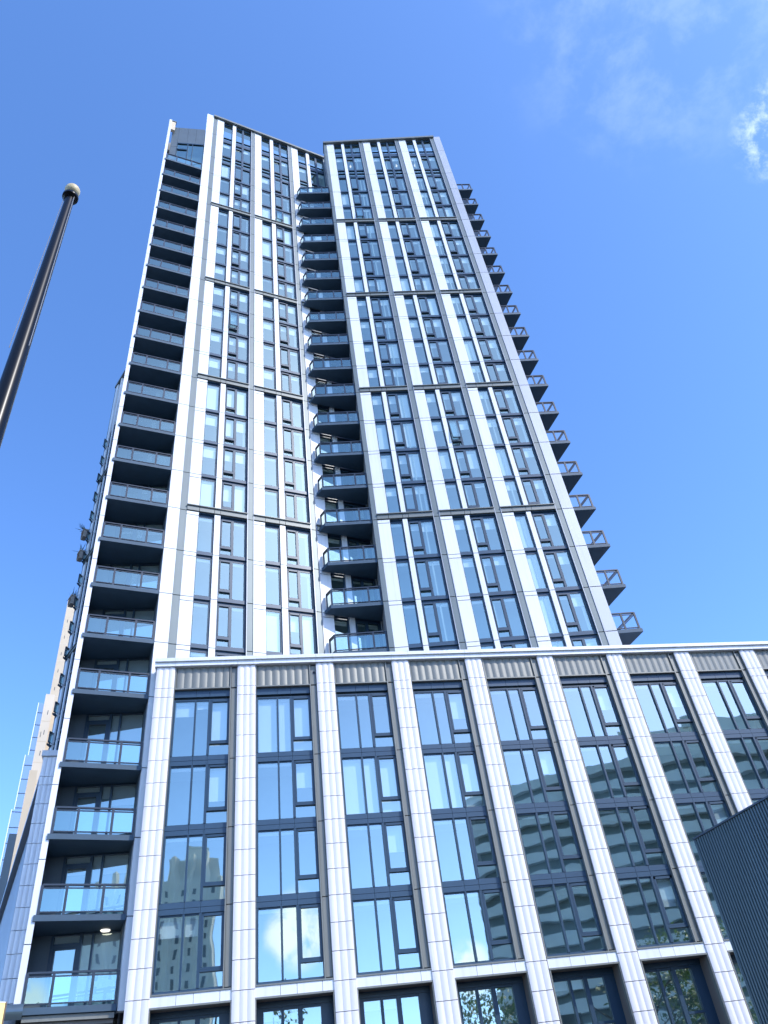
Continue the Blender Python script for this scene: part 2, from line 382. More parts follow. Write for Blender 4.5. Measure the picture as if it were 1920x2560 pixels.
BL = {0: {3: (c_, c_, c_), 4: (c_, c_, c_), 5: (c_, c_, c_), 6: (c_, c_, c_), 7: (f_, .5, f_), 8: (.33, .33, .33), 9: (.33, .6, .38), 10: (f_, .8, f_), 11: (.33, .3, q), 12: (q, q, q), 13: (.25, q, q), 14: (q, q, .35), 15: (q, .3, .35), 16: (.3, q, .35), 17: (c_, c_, c_), 18: (.1, c_, c_), 19: (.75, .3, .3), 20: (c_, q, .5), 21: (f_, c_, c_)},
      1: {3: (c_, c_, c_), 4: (f_, .4, f_), 5: (c_, c_, .06), 6: (.06, c_, .08), 7: (c_, c_, c_), 8: (c_, c_, c_), 9: (c_, c_, c_), 10: (c_, c_, c_), 11: (.3, .1, .1), 12: (.1, c_, .1), 13: (.28, .2, .28), 14: (.3, .2, .3), 15: (c_, .25, .3), 16: (c_, c_, c_), 17: (f_, c_, .1), 18: (f_, .5, f_), 19: (.9, .8, .9), 20: (c_, c_, c_), 21: (.4, c_, .1)},
      2: {}}
BR = {0: {3: (c_, c_, c_), 4: (c_, c_, .06), 5: (c_, c_, .08), 6: (c_, .2, .25), 7: (.22, .2, .2), 8: (.45, .3, .8), 9: (f_, .7, .85), 10: (.3, .3, f_), 11: (.3, .25, .3), 12: (.25, .1, .6), 13: (.25, .2, .28), 14: (.22, .1, .25), 15: (.55, .3, .55), 16: (c_, c_, c_), 17: (c_, c_, c_), 18: (f_, .2, .45), 19: (c_, .1, .1), 20: (.7, .1, .1), 21: (c_, c_, c_)},
      1: {3: (c_, c_, c_), 4: (c_, c_, c_), 5: (.2, .2, .2), 6: (.25, .2, .3), 7: (c_, c_, .1), 8: (.55, .2, .6), 9: (.3, .5, .3), 10: (.3, .2, .3), 11: (.15, .3, f_), 12: (.1, .2, c_), 13: (.3, .3, .3), 14: (.2, c_, f_), 15: (f_, .3, f_), 16: (.1, c_, .1), 17: (c_, c_, .1), 18: (.15, .1, .15), 19: (c_, c_, .05), 20: (c_, c_, .05), 21: (c_, c_, c_)},
      2: {}}
for n in range(3, 22):
    BL[2][n] = random.choice([(c_, c_, c_), (.1, c_, .1), (.3, c_, .3)])
    BR[2][n] = random.choice([(f_, .1, .3), (.25, .1, .25), (f_, .1, f_), (.25, c_, .22)])
def open_vent(W, h):
    b = MB(); g0 = W['gr'][0]; x0, x1 = g0+.018, g0+.218; f = M['frame']
    T, B = (-.006, h-.10), (-.085, .25)
    for x in (x0+.008, x1-.008): b.bar((x, T[0], T[1]), (x, B[0], B[1]), .018, .016, f)
    b.bar((x0, T[0], T[1]), (x1, T[0], T[1]), .018, .016, f); b.bar((x0, B[0], B[1]), (x1, B[0], B[1]), .022, .018, f)
    b.face([(x0, T[0]-.002, T[1]), (x1, T[0]-.002, T[1]), (x1, B[0]-.002, B[1]), (x0, B[0]-.002, B[1])], M['glass'])
    return b
def bays(fr, starts, W, tag_, BT, topf, doors=None):
    for i, s in enumerate(starts):
        for n in range(3, 22):
            o = window('balcony_window' if (doors is not None and i == doors) else 'window', fr, tag_, W, s, n, BT[i][n], tower)
            if (tag_, i, n) in (('L', 1, 19), ('R', 0, 19), ('R', 1, 9), ('L', 0, 13)): sub('open_vent', open_vent(W, 1.0), o)
        # tall top storey
        f, sp = M['frame'], M['spandrel']; b = MB(); pn = MB(); bl = MB()
        (a0, a1), (g0, g1) = W['g1'], W['gr']; z22 = J(22)
        m0, m1 = g0+.218, g0+.258
        cols = ((a0, a1), (g0, m0), (m1, g1))
        for x0, x1 in cols:
            t = lambda x: topf(s+x)-z22-.10
            for z0, z1, yy in ((-.16, -.04, .010), (.160, .172, .012), (.365, .44, .012), (1.40, 1.60, .012), (1.755, 1.768, .012)):
                b.box(x0-.006, x1+.006, yy, .06, z0, z1, f)
            b.prism([(x0, .03), (x1, .03), (x1, .06), (x0, .06)], min(t(x0), t(x1))-.09, [t(x0), t(x1), t(x1), t(x0)], f)
            zt = min(t(x0), t(x1))
            b.box(x0-.006, x0+.012, .008, .06, -.04, zt, f); b.box(x1-.012, x1+.006, .008, .06, -.04, zt, f)
            pn.face([(x0, .04, -.05), (x1, .04, -.05), (x1, .04, t(x1)), (x0, .04, t(x0))], M['glass'])
            bl.box(x0+.015, x1-.015, .085, .092, 1.18, 1.39, M['blind'])
        b.box(m0, m1, .004, .06, -.04, t(m0), f)
        b.box(g0, m0, .002, .05, 1.15, 1.20, f)
        o = part('penthouse_window', b, tower, fr, (s, 0, z22)); sub('pane', pn, o); sub('blind', bl, o)
        w0, w1 = W['wp']; u0, u1 = W['mu']; p0, p1 = W['pier']
        part('white_panel', strip(w0, w1, -.022, segs(True), M['white'], (topf(s+w0)-.13, topf(s+w1)-.13)), tower, fr, (s, 0, 0))
        part('mullion_panel', strip(u0, u1, -.020, segs(False), M['white'], (topf(s+u0)-.13, topf(s+u1)-.13)), tower, fr, (s, 0, 0))
        part('pier', strip(p0, p1, -.030, segs(False, False), M['pier'], (topf(s+p0)-.06, topf(s+p1)-.06), .06), tower, fr, (s, 0, 0))
        tr = MB()                                                # bright edge of the pier channel
        tr.box(p0-.004, p0+.008, -.044, -.030, 3.1, topf(s+p0)-.08, M['silver']); tr.box(p1-.010, p1+.0, -.044, -.030, 3.1, topf(s+p1)-.08, M['silver'])
        part('pier_trim', tr, tower, fr, (s, 0, 0))
        for n in BANDS:
            bb = MB(); z = J(n)
            for x0, x1 in ((0, .232), (.236, .520), (.524, .640), (.644, p0)):
                bb.box(x0, x1-.004, -.040, .05, z+.012, z+.118, M['band'])
            bb.box(-.006, p0, -.066, .05, z+.120, z+.140, M['band'])
            part('band', bb, tower, fr, (s, 0, 0))
bays(FL, LB, LW, 'L', BL, TOPL, 2)
bays(FR, RB, RW, 'R', BR, TOPR)

# corner fins, end piers, copings
part('corner_fin', strip(0, .223, -.036, segs(False, False, 0) , M['white'], (TOPL(0)-.012, TOPL(.22)-.012), .10), tower, FL)
fb = MB()
fb.box(0, .223, -.036, .10, -1.05, -.006, M['white'])
part('corner_fin', fb, tower, FL)
part('pier', strip(.228, .357, -.020, segs(False, False), M['pier'], (TOPL(.23)-.03, TOPL(.35)-.03), .06), tower, FL)
part('pier', strip(0, .094, -.030, segs(False, False), M['pier'], (TOPR(0)-.02, TOPR(.1)-.02), .06), tower, FR)
part('corner_fin', strip(3.960, 4.185, -.036, segs(False, False), M['silver'], (TOPR(3.96)-.012, TOPR(4.185)-.012), .10), tower, FR)  # right fin: shade put into its colour, darker than the left fin
cp = MB(); cp.prism([(.20, -.10), (4.25, -.10), (4.25, .3), (.20, .3)], 24.6, [TOPL(.2), TOPL(4.25), TOPL(4.25), TOPL(.2)], M['band'])
cp = MB()
for fr_, x0, x1, tf, nm in ((FL, .224, 4.24, TOPL, 'coping'), (FR, -.02, 3.958, TOPR, 'coping')):
    c = MB(); k = c.mid(M['band']); i = 0
    c.v += [(x0, -.09, tf(x0)-.10), (x1, -.09, tf(x1)-.10), (x1, .30, tf(x1)-.10), (x0, .30, tf(x0)-.10), (x0, -.09, tf(x0)), (x1, -.09, tf(x1)), (x1, .30, tf(x1)), (x0, .30, tf(x0))]
    for qd in ((0,1,5,4),(1,2,6,5),(2,3,7,6),(3,0,4,7),(4,5,6,7),(3,2,1,0)): c.f.append(qd); c.mi.append(k); c.sm.append(False)
    c.prism([(x0, -.095), (x1, -.095), (x1, -.09), (x0, -.09)], min(tf(x0), tf(x1))-.02, [tf(x0)+.012, tf(x1)+.012, tf(x1)+.012, tf(x0)+.012], M['silver']) if False else None
    part(nm, c, tower, fr_)
# return wall where the right wing stands forward of the left face
rw = MB(); rw.box(.0, .05, -.0, .66, 3.0, 24.55, M['silver']); part('side_wall', rw, tower, FR, (0, .062, 0))
rw = MB(); rw.box(4.135, 4.18, .102, 5.5, 3.0, 24.9, M['silver']); part('side_wall', rw, tower, FR)

# rooms behind the glass: floors/ceilings and a back wall
def rooms(fr, x0, x1, d, tag_):
    b = MB(); b.box(x0, x1, d, d+.03, 3.0, 24.4, M['room'])
    for n in range(3, 22): b.box(x0, x1, .066, d, J(n)-.006, J(n)+.05, M['room'])
    b.box(x0, x1, .066, d, 22.20, 22.28, M['room']); b.box(x0, x1, .066, d, 23.75, 23.86, M['room'])
    for k in range(5):
        x = x0+(x1-x0)*(k/4.0); x = min(max(x, x0+.01), x1-.03)
        b.box(x-.01, x+.02, .066, d, 3.0, 24.3, M['room'])
    part('interior', b, tower, fr)
rooms(FL, .30, 4.15, .52, 'L'); rooms(FR, .06, 4.05, .50, 'R')

# solid core
core = [FL.w(-1.12, .03), FP.w(-2.585, .66), FP.w(-1.36, .66), FL.w(.03, .11), FL.w(.12, .60), FL.w(4.05, .60), FR.w(.12, .56), FR.w(4.02, .56), FR.w(4.12, .11), FR.w(4.12, 6.0),
        (4.0, 25.5), (-9.4, 25.5), FW2.w(.15, .6), FW2.w(1.157, .05), ]
cb = MB(); cb.prism(core, GZ, 24.0, M['core']); part('core_wall', cb, tower, F0)

# left balcony bay: thin end fin, recessed wall, doors
fb = MB()
zz = [-1.0]+[-.30+k for k in range(0, 24)]+[24.02]
for a, b2 in zip(zz[:-1], zz[1:]): fb.box(-1.175, -1.095, -.03, .45, a+.006, b2-.006, M['fin'])
part('end_fin', fb, tower, FL)
cap = MB(); cap.box(-1.17, -.97, .03, .12, 23.45, 24.05, M['tan']); cap.box(-1.18, -.95, .01, .13, 24.05, 24.085, M['band']); part('parapet_end', cap, tower, FL)
rc = MB()
for n in range(-1, 22):
    z0, z1 = J(n), J(n+1) if n < 21 else 22.29
    rc.box(-2.64, -2.325, .60, .63, z0, z1-.0, M['recess'])          # dark cladding left of the door
    rc.box(-2.325, -1.36, .62, .65, z1-.058, z1, M['recess'])
part('recess_wall', rc, tower, FP)
sw = MB(); sw.box(-.012, .012, .102, .50, -1.05, 24.0, M['recess']); part('recess_wall', sw, tower, FL)
def door_mesh():
    b = MB(); f = M['frame']; h = 1.0
    zt = h-.058
    b.box(-2.335, -2.305, .585, .64, .03, zt, f)
    b.box(-1.982, -1.945, .585, .64, .03, zt, f); b.box(-1.828, -1.800, .585, .64, .03, zt, f); b.box(-1.455, -1.36, .585, .64, .03, zt, f)
    b.box(-2.335, -1.36, .590, .64, zt-.012, zt, f)
    b.box(-2.305, -1.982, .588, .64, h-.190, h-.160, f)
    b.box(-2.305, -2.272, .592, .64, .03, h-.19, f); b.box(-2.020, -1.982, .592, .64, .03, h-.19, f); b.box(-2.272, -2.020, .592, .64, h-.228, h-.19, f); b.box(-2.272, -2.02, .592, .64, .03, .12, f)
    return b
def door_pane():
    b = MB()
    for x0, x1 in ((-2.31, -1.975), (-1.95, -1.82), (-1.81, -1.44)):
        b.face([(x0, .615, .03), (x1, .615, .03), (x1, .615, .95), (x0, .615, .95)], M['glass_low'])
    return b
def door_blind(k):
    b = MB()
    for x0, x1, d in ((-2.30, -1.99, (.28, .16, .12)[k]), (-1.94, -1.83, (.40, .22, .9)[k]), (-1.795, -1.46, (.30, .35, .6)[k])):
        b.box(x0, x1, .640, .645, .94-d*.85, .94, M['blind'])
    return b
dm, dp, dbs = door_mesh().mesh('balcony_door'), door_pane().mesh('pane'), [door_blind(k).mesh('blind') for k in range(3)]
for n in range(-1, 21):
    o = part('balcony_door', dm, tower, FP, (0, 0, J(n)+(J(n+1)-J(n)-1.0)))
    sub('pane', dp, o); sub('blind', dbs[(n*7+3) % 3], o)
# room box behind the doors
rb = MB(); rb.box(-2.34, -1.36, .655, .659, -1, 22.2, M['room']); part('interior', rb, tower, FP)
# set-forward top storey over the balcony bay
ph = MB()
PX0, PX1 = -2.40, -1.372
for x0, x1, z0, z1 in ((PX0, -2.20, 21.19, 22.55), (PX0, -2.20, 22.56, 23.98), (-2.195, -1.90, 22.86, 23.98), (-1.895, -1.64, 22.86, 23.98), (-1.635, PX1, 22.86, 23.98)):
    ph.box(x0, x1, .14, .20, z0, z1, M['recess'])
ph.box(PX0, PX1, .17, .22, 23.98, 24.02, M['spandrel'])
for x0, x1, z0, z1 in ((-2.195, -2.18, 21.19, 22.85), (-1.875, -1.845, 21.19, 22.85), (-1.72, -1.70, 21.19, 22.85), (-2.195, PX1, 22.80, 22.85), (-2.195, -1.86, 22.38, 22.43)):
    ph.box(x0, x1, .135, .19, z0, z1, M['frame'])
o = part('penthouse_wall', ph, tower, FP)
pg = MB(); pg.face([(-2.19, .165, 21.2), (PX1, .165, 21.2), (PX1, .165, 22.8), (-2.19, .165, 22.8)], M['glass']); sub('pane', pg, o)
pr = MB(); pr.box(PX0, PX1, .55, .56, 21.0, 23.95, M['room']); pr.box(PX0, PX1, .20, .55, 22.86, 22.9, M['room']); sub('interior', pr, o)

# balconies
def railing(path, posts, h=.385, gm='railglass'):
    """path: plan points (storeys) of the balcony edge; posts: list of lists of fractions per segment"""
    b = MB(); g2 = MB(); r = M['rail']
    for (a, c), fr_ in zip(zip(path[:-1], path[1:]), posts):
        P = lambda t, z: (a[0]+(c[0]-a[0])*t, a[1]+(c[1]-a[1])*t, z)
        b.bar(P(0, h), P(1, h), .030, .022, r); b.bar(P(0, h-.040), P(1, h-.040), .014, .014, r); b.bar(P(0, .062), P(1, .062), .016, .014, r)
        for t in fr_: b.bar(P(t, .03), P(t, h), .026, .034, r)
        g2.face([P(0, .068), P(1, .068), P(1, h-.048), P(0, h-.048)], M[gm])
    return b, g2
def balcony_kind(poly, path, posts, gm='railglass'):
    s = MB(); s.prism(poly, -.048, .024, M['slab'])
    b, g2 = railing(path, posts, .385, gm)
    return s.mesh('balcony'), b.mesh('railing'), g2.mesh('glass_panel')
def to_local(fr, pts):                 # plan points -> local axes of a frame at its origin
    out = []
    for x, y in pts:
        dx, dy = x-fr.x, y-fr.y
        out.append((dx*math.cos(fr.a)+dy*math.sin(fr.a), -dx*math.sin(fr.a)+dy*math.cos(fr.a)))
    return out
def balconies(fr, kind, floors):
    for n in floors:
        o = part('balcony', kind[0], tower, fr, (0, 0, J(n))); sub('railing', kind[1], o); sub('glass_panel', kind[2], o)
p_in = to_local(FL, [FP.w(-1.365, .60), FP.w(-2.60, .60)])
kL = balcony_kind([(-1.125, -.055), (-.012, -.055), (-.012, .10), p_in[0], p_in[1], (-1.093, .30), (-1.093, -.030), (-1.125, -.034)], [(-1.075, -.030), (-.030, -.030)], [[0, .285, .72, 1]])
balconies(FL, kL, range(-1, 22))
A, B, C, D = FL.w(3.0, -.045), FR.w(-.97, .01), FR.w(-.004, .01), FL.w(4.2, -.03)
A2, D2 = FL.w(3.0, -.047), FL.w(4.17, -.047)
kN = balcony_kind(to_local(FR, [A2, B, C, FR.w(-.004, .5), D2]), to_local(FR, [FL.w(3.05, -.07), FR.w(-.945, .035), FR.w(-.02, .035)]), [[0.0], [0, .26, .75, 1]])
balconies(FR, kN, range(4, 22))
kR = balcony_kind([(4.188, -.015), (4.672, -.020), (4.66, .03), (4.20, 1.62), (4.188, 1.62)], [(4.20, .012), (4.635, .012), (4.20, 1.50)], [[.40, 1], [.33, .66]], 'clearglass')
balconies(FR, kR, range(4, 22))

# far rear wing of the tower seen edge-on past the left fin
for n in range(3, 22):
    o = part('side_window', get('side_window', ('f', n == 3), lambda: win_frame(LW, 1.0)), tower, FW2, (.03, 0, J(n)))
    sub('pane', get('pane', ('W',), lambda: win_pane(LW, 1.0, M['glass'])), o)
for x0, x1, m in ((-.06, .028, 'pier'), (.03, .255, 'white'), (.562, .673, 'white')):
    part('white_panel' if m == 'white' else 'pier', strip(x0, x1, -.03, segs(False, m == 'white'), M[m], (25.2, 25.2), .06), tower, FW2)
for n in BANDS:
    bb = MB(); bb.box(.03, 1.157, -.05, .05, J(n)+.012, J(n)+.118, M['band']); bb.box(.02, 1.157, -.08, .05, J(n)+.12, J(n)+.14, M['band']); part('band', bb, tower, FW2)
c = MB(); c.box(-.06, 1.157, -.07, .3, 25.22, 25.34, M['band']); part('coping', c, tower, FW2)
cw = MB(); cw.box(-.06, 1.157, .07, .6, 3, 25.2, M['core']); part('side_wall', cw, tower, FW2)
tip = to_local(FW2, [(-11.04, 21.17)])[0]
kW = balcony_kind([(.10, -.035), (tip[0]-.02, tip[1]), (-.10, .35), (-.062, .35), (-.062, -.035)], [(.09, -.05), (tip[0], tip[1]+.03), (-.085, .33)], [[.5], [0, .5]])
balconies(FW2, kW, range(4, 22))

# ------------------------------------------------------------------ THE PODIUM
podium = thing('podium_building', 'lower podium block with fluted white pilasters and tall window bays, in front of the tower', 'building', FP.w(0, 0))
PL = [-1.241, .010, 1.262, 2.514, 3.766, 5.034, 6.302, 7.570, 8.838, 10.106, 11.374]
PWD = .281
def pil_joints(zlo, zhi):
    zs = []
    k = zlo
    zs = [zlo, -2.0, -1.667, -1.333, -1.0, -.667, -.333, 0, .333, .667, 1, 1.333, 1.667, 2, 2.337, 2.673, 3.010, 3.165, zhi]
    return [z for z in zs if zlo <= z <= zhi]
pm = MB(); zs = pil_joints(GZ, 3.535)
for a, b2 in zip(zs[:-1], zs[1:]): pm.flutes(0, PWD, 3, .010, -.036, a+.004, b2-.004, M['fluted'], 8, .09)
pm.box(.004, PWD-.004, .0, .055, GZ, 3.53, M['joint'])
pmesh = pm.mesh('pilaster')
for u in PL: part('pilaster', pmesh, podium, FP, (u, 0, 0))
cn = MB()
for i, u in enumerate(PL):
    nx = PL[i+1] if i+1 < len(PL) else u+PWD+.03
    a0 = u-.03 if i == 0 else u
    for x0, x1 in ((a0, u+PWD-.003), (u+PWD, nx-.003)):
        cn.box(x0, x1, -.075, .10, 3.538, 3.606, M['white']); cn.box(x0, x1, -.105, .10, 3.609, 3.668, M['white'])
cn.box(-1.27, 11.7, .101, .35, 3.50, 3.62, M['core'])
part('cornice', cn, podium, FP)
# one bay between pilasters: x measured from the next pilaster's left edge (negative)
XO = -.974
def fl_panel():
    b = MB(); b.flutes(XO+.03, -.115, 7, .012, .004, 3.170, 3.535, M['taupe'], 8, .05); b.box(XO, XO+.028, -.020, .06, 3.170, 3.535, M['taupe'])
    b.box(XO, -.10, -.022, .06, 3.150, 3.168, M['taupe']); return b
def taupe_panel():
    b = MB()
    for a, b2 in ((3.172, 3.51), (2.006, 3.150), (1.006, 1.994), (.006, .994), (-.94, -.006)): b.box(-.092, -.010, .006, .05, a, b2, M['taupe'])
    b.box(-.094, -.008, .03, .049, -.94, 3.53, M['joint'])
    b.box(-.112, -.096, -.024, .06, -.958, 3.535, M['taupe']); b.box(-.008, 0, -.020, .06, -.958, 3.53, M['taupe'])
    b.box(XO, XO+.016, -.020, .06, -.958, 3.148, M['taupe']); b.box(XO, 0, -.028, .06, -.975, -.958, M['taupe'])
    return b
def sill():
    b = MB()
    for x0, x1 in ((XO+.004, -.665), (-.66, -.46), (-.455, -.145), (-.14, -.002)): b.box(x0, x1, -.018, .06, -1.090, -.977, M['white'])
    b.box(XO+.01, -.01, .0, .05, -1.09, -.97, M['joint'])
    b.box(XO+.0, 0, -.030, .06, -1.113, -1.093, M['taupe']); b.box(XO, XO+.018, -.026, .05, -2.4, -1.113, M['taupe']); b.box(-.016, 0, -.026, .05, -2.4, -1.113, M['taupe'])
    return b
def reveal():
    b = MB()
    b.box(XO-.20, XO-.001, .056, .40, -2.4, -.98, M['reveal']); b.box(.001, .20, .056, .40, -2.4, -.98, M['reveal'])
    b.box(XO-.0, .0, .062, .40, -1.10, -.98, M['reveal']); b.box(XO, 0, .25, .29, -1.17, -1.1, M['frame'])
    b.box(XO, 0, .0, .45, GZ, -2.4, M['taupe'])
    return b
XP = ((-.930, -.643), (-.617, -.436), (-.400, -.118))
def pw_frame(top):
    b = MB(); f, sp = M['frame'], M['spandrel']
    h = 1.156 if top else 1.0
    zt = h-.187 if top else h-.084                          # glass head
    x0, x1 = XO+.017, -.113
    for a, c2 in ((x0, -.632), (-.628, -.422), (-.418, x1)):
        b.box(a, c2, .030, .08, .003, .070, sp); 
        if not top: b.box(a, c2, .030, .08, h-.068, h-.003, sp)
        else: b.box(a, c2, .030, .08, h-.122, h-.010, sp)
    b.box(x0, x1, .045, .08, zt+.010, zt+.030, f); b.box(x0, x1, .036, .08, -.002, .002, f)
    b.box(x0, x1, .040, .08, .070, .080, f); b.box(x0, x1, .050, .08, zt-.004, zt+.010, f)
    for a, c2 in ((x0, XP[0][0]), (XP[0][1], XP[1][0]), (XP[1][1], XP[2][0]), (XP[2][1], x1)): b.box(a, c2, .026, .08, .080, zt+.012, f)
    v0, v1 = XP[2]
    b.box(v0, v1, .022, .07, .250, .276, f); b.box(v0, v1, .026, .07, .278, .300, f)
    b.box(v0, v0+.026, .022, .07, .300, zt, f); b.box(v1-.030, v1, .022, .07, .300, zt, f); b.box(v0, v1, .022, .07, zt-.030, zt, f)
    return b
def pw_pane(top):
    b = MB(); zt = (1.156-.187) if top else .916; m = M['glass_low']
    for x0, x1, z0, z1, y in ((*XP[0], .078, zt, .058), (*XP[1], .078, zt, .058), (*XP[2], .078, .255, .058), (XP[2][0]+.02, XP[2][1]-.02, .29, zt-.02, .046)):
        b.face([(x0-.003, y, z0), (x1+.003, y, z0), (x1+.003, y, z1), (x0-.003, y, z1)], m)
    return b
def pw_blind(top, d):
    b = MB(); zt = ((1.156-.187) if top else .916)
    for (x0, x1), dd in zip(XP, d):
        z0 = max(.06, zt-dd*(zt-.07))
        b.box(x0+.01, x1-.01, .112, .118, z0, zt-.004, M['blind']); b.box(x0+.01, x1-.01, .096, .124, zt-.040, zt-.004, M['blind'])
    return b
PB = {(0, 2): (.25, .12, .8), (1, 2): (.98, .98, .98), (2, 1): (.98, .98, .98), (3, 1): (.98, .98, .98), (0, 1): (.05, .05, .6), (0, -1): (.28, .28, .05), (3, 2): (.06, .06, .5)}
flm, tpm, slm, rvm = fl_panel().mesh('fluted_panel'), taupe_panel().mesh('taupe_panel'), sill().mesh('sill_panel'), reveal().mesh('recess_reveal')
def rec_frame():
    b = MB(); f = M['frame']
    b.box(XO, -.0, .27, .31, -.200, -.158, f)
    for a, c2 in ((XO, -.866), (-.65, -.616), (-.442, -.385), (-.155, -.0)): b.box(a, c2, .262, .31, -1.3, -.158, f)
    b.box(-.385, -.155, .258, .31, -.72, -.69, f); b.box(XO, 0, .262, .31, -1.30, -1.25, f); return b
def rec_pane():
    b = MB(); b.face([(XO, .29, -1.3), (0, .29, -1.3), (0, .29, -.16), (XO, .29, -.16)], M['glass_low']); return b
rfm, rpm = rec_frame().mesh('recessed_window'), rec_pane().mesh('pane')
rbl = MB()
for x0, x1 in ((-.866, -.65), (-.616, -.442)): rbl.box(x0+.01, x1-.01, .34, .345, -.30, -.16, M['blind'])
rbm = rbl.mesh('blind')
for i in range(1, len(PL)):
    u = PL[i]
    part('fluted_panel', flm, podium, FP, (u, 0, 0)); part('taupe_panel', tpm, podium, FP, (u, 0, 0))
    part('sill_panel', slm, podium, FP, (u, 0, 0)); part('recess_reveal', rvm, podium, FP, (u, 0, 0))
    for n in (2, 1, 0, -1):
        top = n == 2; dr = PB.get((i-1, n), (c_, c_, random.choice([c_, .02, .02, .45])))
        o = part('window', get('pw', ('f', top), lambda: pw_frame(top)), podium, FP, (u, 0, J(n)))
        pn_ = sub('pane', get('pwp', top, lambda: pw_pane(top)), o); pn_.rotation_euler = (random.uniform(-.002, .002), 0, random.uniform(-.003, .003))
        sub('blind', get('pwb', (top, dr), lambda: pw_blind(top, dr)), o)
    o = part('recessed_window', rfm, podium, FP, (u, 0, -1.0)); sub('pane', rpm, o); sub('blind', rbm, o)
pb = MB(); x0, x1 = -1.20, 11.6
pb.box(x0, x1, .55, .60, GZ, 3.49, M['room'])
for n in (-2, -1, 0, 1, 2): pb.box(x0, x1, .41 if n < 0 else .082, .55, J(n)-.09, J(n)+.06, M['room'])
pb.box(x0, x1, .082, .55, 3.04, 3.10, M['room'])
for i in range(1, len(PL)-1): pb.box(PL[i]+.10, PL[i]+.14, .41, .549, GZ, 3.48, M['room']); pb.box(PL[i]+.10, PL[i]+.14, .092, .41, -.97, 3.48, M['room'])
part('interior', pb, podium, FP)
rf = MB(); rf.prism([FP.w(-1.2, .10), FP.w(11.6, .10), FP.w(11.6, 3.2), FP.w(7.0, 3.2), FR.w(4.1, .10), FR.w(.05, .10), FL.w(4.1, .10), FL.w(.25, .10)], 3.50, 3.54, M['core']); part('roof', rf, podium, F0)
lw = MB(); lw.box(-1.235, -1.19, .095, .55, GZ, 3.53, M['white']); part('side_wall', lw, podium, FP)
dl = MB(); dl.box(.118-.1, .155-.1, -.002, .01, 3.36, 3.40, M['rail']); dl.box(.122-.1, .151-.1, -.02, 0, 3.385, 3.395, M['rail']); part('wall_light', dl, podium, FP, (PL[2]-.07, 0, 0))

# lower storeys under the balcony bay: canopy trims, dark gutter cap
st = MB()
for k, (y0, z0, z1, m) in enumerate(((-.02, -1.115, -1.055, 'taupe'), (.03, -1.16, -1.12, 'reveal'), (.06, -1.19, -1.165, 'taupe'), (.10, -1.27, -1.195, 'reveal'))):
    st.box(-1.06, -.03, y0, .6, z0, z1, M[m])
st.box(-1.06, -.03, .14, .6, GZ, -1.275, M['reveal']); part('canopy_trim', st, tower, FL)
gc = MB()
pr_ = [(0, -.075-.03*math.sin(math.pi*t/8)-.0, -.935-.16*t/8) for t in range(9)]
for a, b2 in zip(pr_[:-1], pr_[1:]): gc.face([(-1.30, b2[1], b2[2]), (-1.062, b2[1], b2[2]), (-1.062, a[1], a[2]), (-1.30, a[1], a[2])], M['gutter'])
gc.box(-1.30, -1.062, -.072, .2, -1.095, -.935, M['gutter']); part('gutter_cap', gc, tower, FL)

# rear podium: fluted pier and ribbed grey side wall running away to the left
RPa = math.atan2(19.35-12.95, -10.30+6.60)
rear = Frame(-10.30-3.7*2, 19.35+6.4*2, RPa+math.pi)    # x runs towards the camera
LEN = math.hypot(3.7*3, 6.4*3)
back = thing('rear_podium', 'grey ribbed side block with a white fluted end pier, running back at the far left', 'building', (-6.62, 13.0))
nb = MB(); x = 0.0
while x < LEN-.34:
    nb.box(x, x+.22, -.008, .0, GZ, 3.36, M['silver']); x += .44  # almost flat strips; light and dark colours stand in for rib shading
nb.box(0, LEN-.30, .0, .05, GZ, 3.40, M['recess']); nb.box(0, LEN-.28, -.12, .2, 3.40, 3.52, M['silver'])
nb.box(0, LEN-.28, -.13, .05, -1.05, -.93, M['taupe'])
part('ribbed_wall', nb, back, rear)
NP = Frame(-6.60-.055, 12.95+.0, .30)
ep = MB()
for a, b2 in zip(zs[:-1], zs[1:]):
    ep.flutes(-.10, .14, 3, .010, 0, a+.005, b2-.005, M['pier_white'], 8, .3)
part('end_pier', ep, back, NP)
ec = MB(); ec.box(-.13, .18, -.05, .3, 3.538, 3.64, M['white']); part('cornice', ec, back, NP)
bb = MB(); bb.prism([rear.w(0, .06), rear.w(LEN-.2, .06), rear.w(LEN-.2, .9), rear.w(0, 3)], GZ, 3.4, M['core']); part('core_wall', bb, back, F0)

# ------------------------------------------------------------------ neighbours on the far left
def at(az, r): return (r*math.sin(R_(az)), r*math.cos(R_(az)))
tan_b = thing('stone_tower', 'tan stone high-rise in sunlight seen as a thin slice left of the tower', 'building', at(-27.9, 44))
def slab_wall(name, azL, azR, r, zt, m, parent, depth=4, ribs=None):
    a, b2 = at(azL, r), at(azR, r); fr = Frame(a[0], a[1], math.atan2(b2[1]-a[1], b2[0]-a[0])); w = math.hypot(b2[0]-a[0], b2[1]-a[1])
    b = MB(); b.box(0, w, 0, depth, GZ, zt, m); part(name, b, parent, fr); return fr, w
ztop = lambda el, r: r*math.tan(R_(el))-Z0
fr, w = slab_wall('wall', -27.97, -26.5, 42.0, ztop(34.6, 42), M['tan'], tan_b)
wn = MB()
for k in range(0, 30):
    z = -3+k*1.12
    if z < ztop(33.5, 42): 
        wn.box(.02, w, -.004, .0, z-.03, z, M['tan2'])
        for q2 in range(3): wn.box(.17+q2*.36, .20+q2*.36, -.006, -.004, z+.35, z+.55, M['darkwin'])
part('window', wn, tan_b, fr)
fr, w = slab_wall('lower_wing', -28.23, -27.6, 40.5, ztop(28.2, 40.5), M['tan2'], tan_b)
wn = MB()
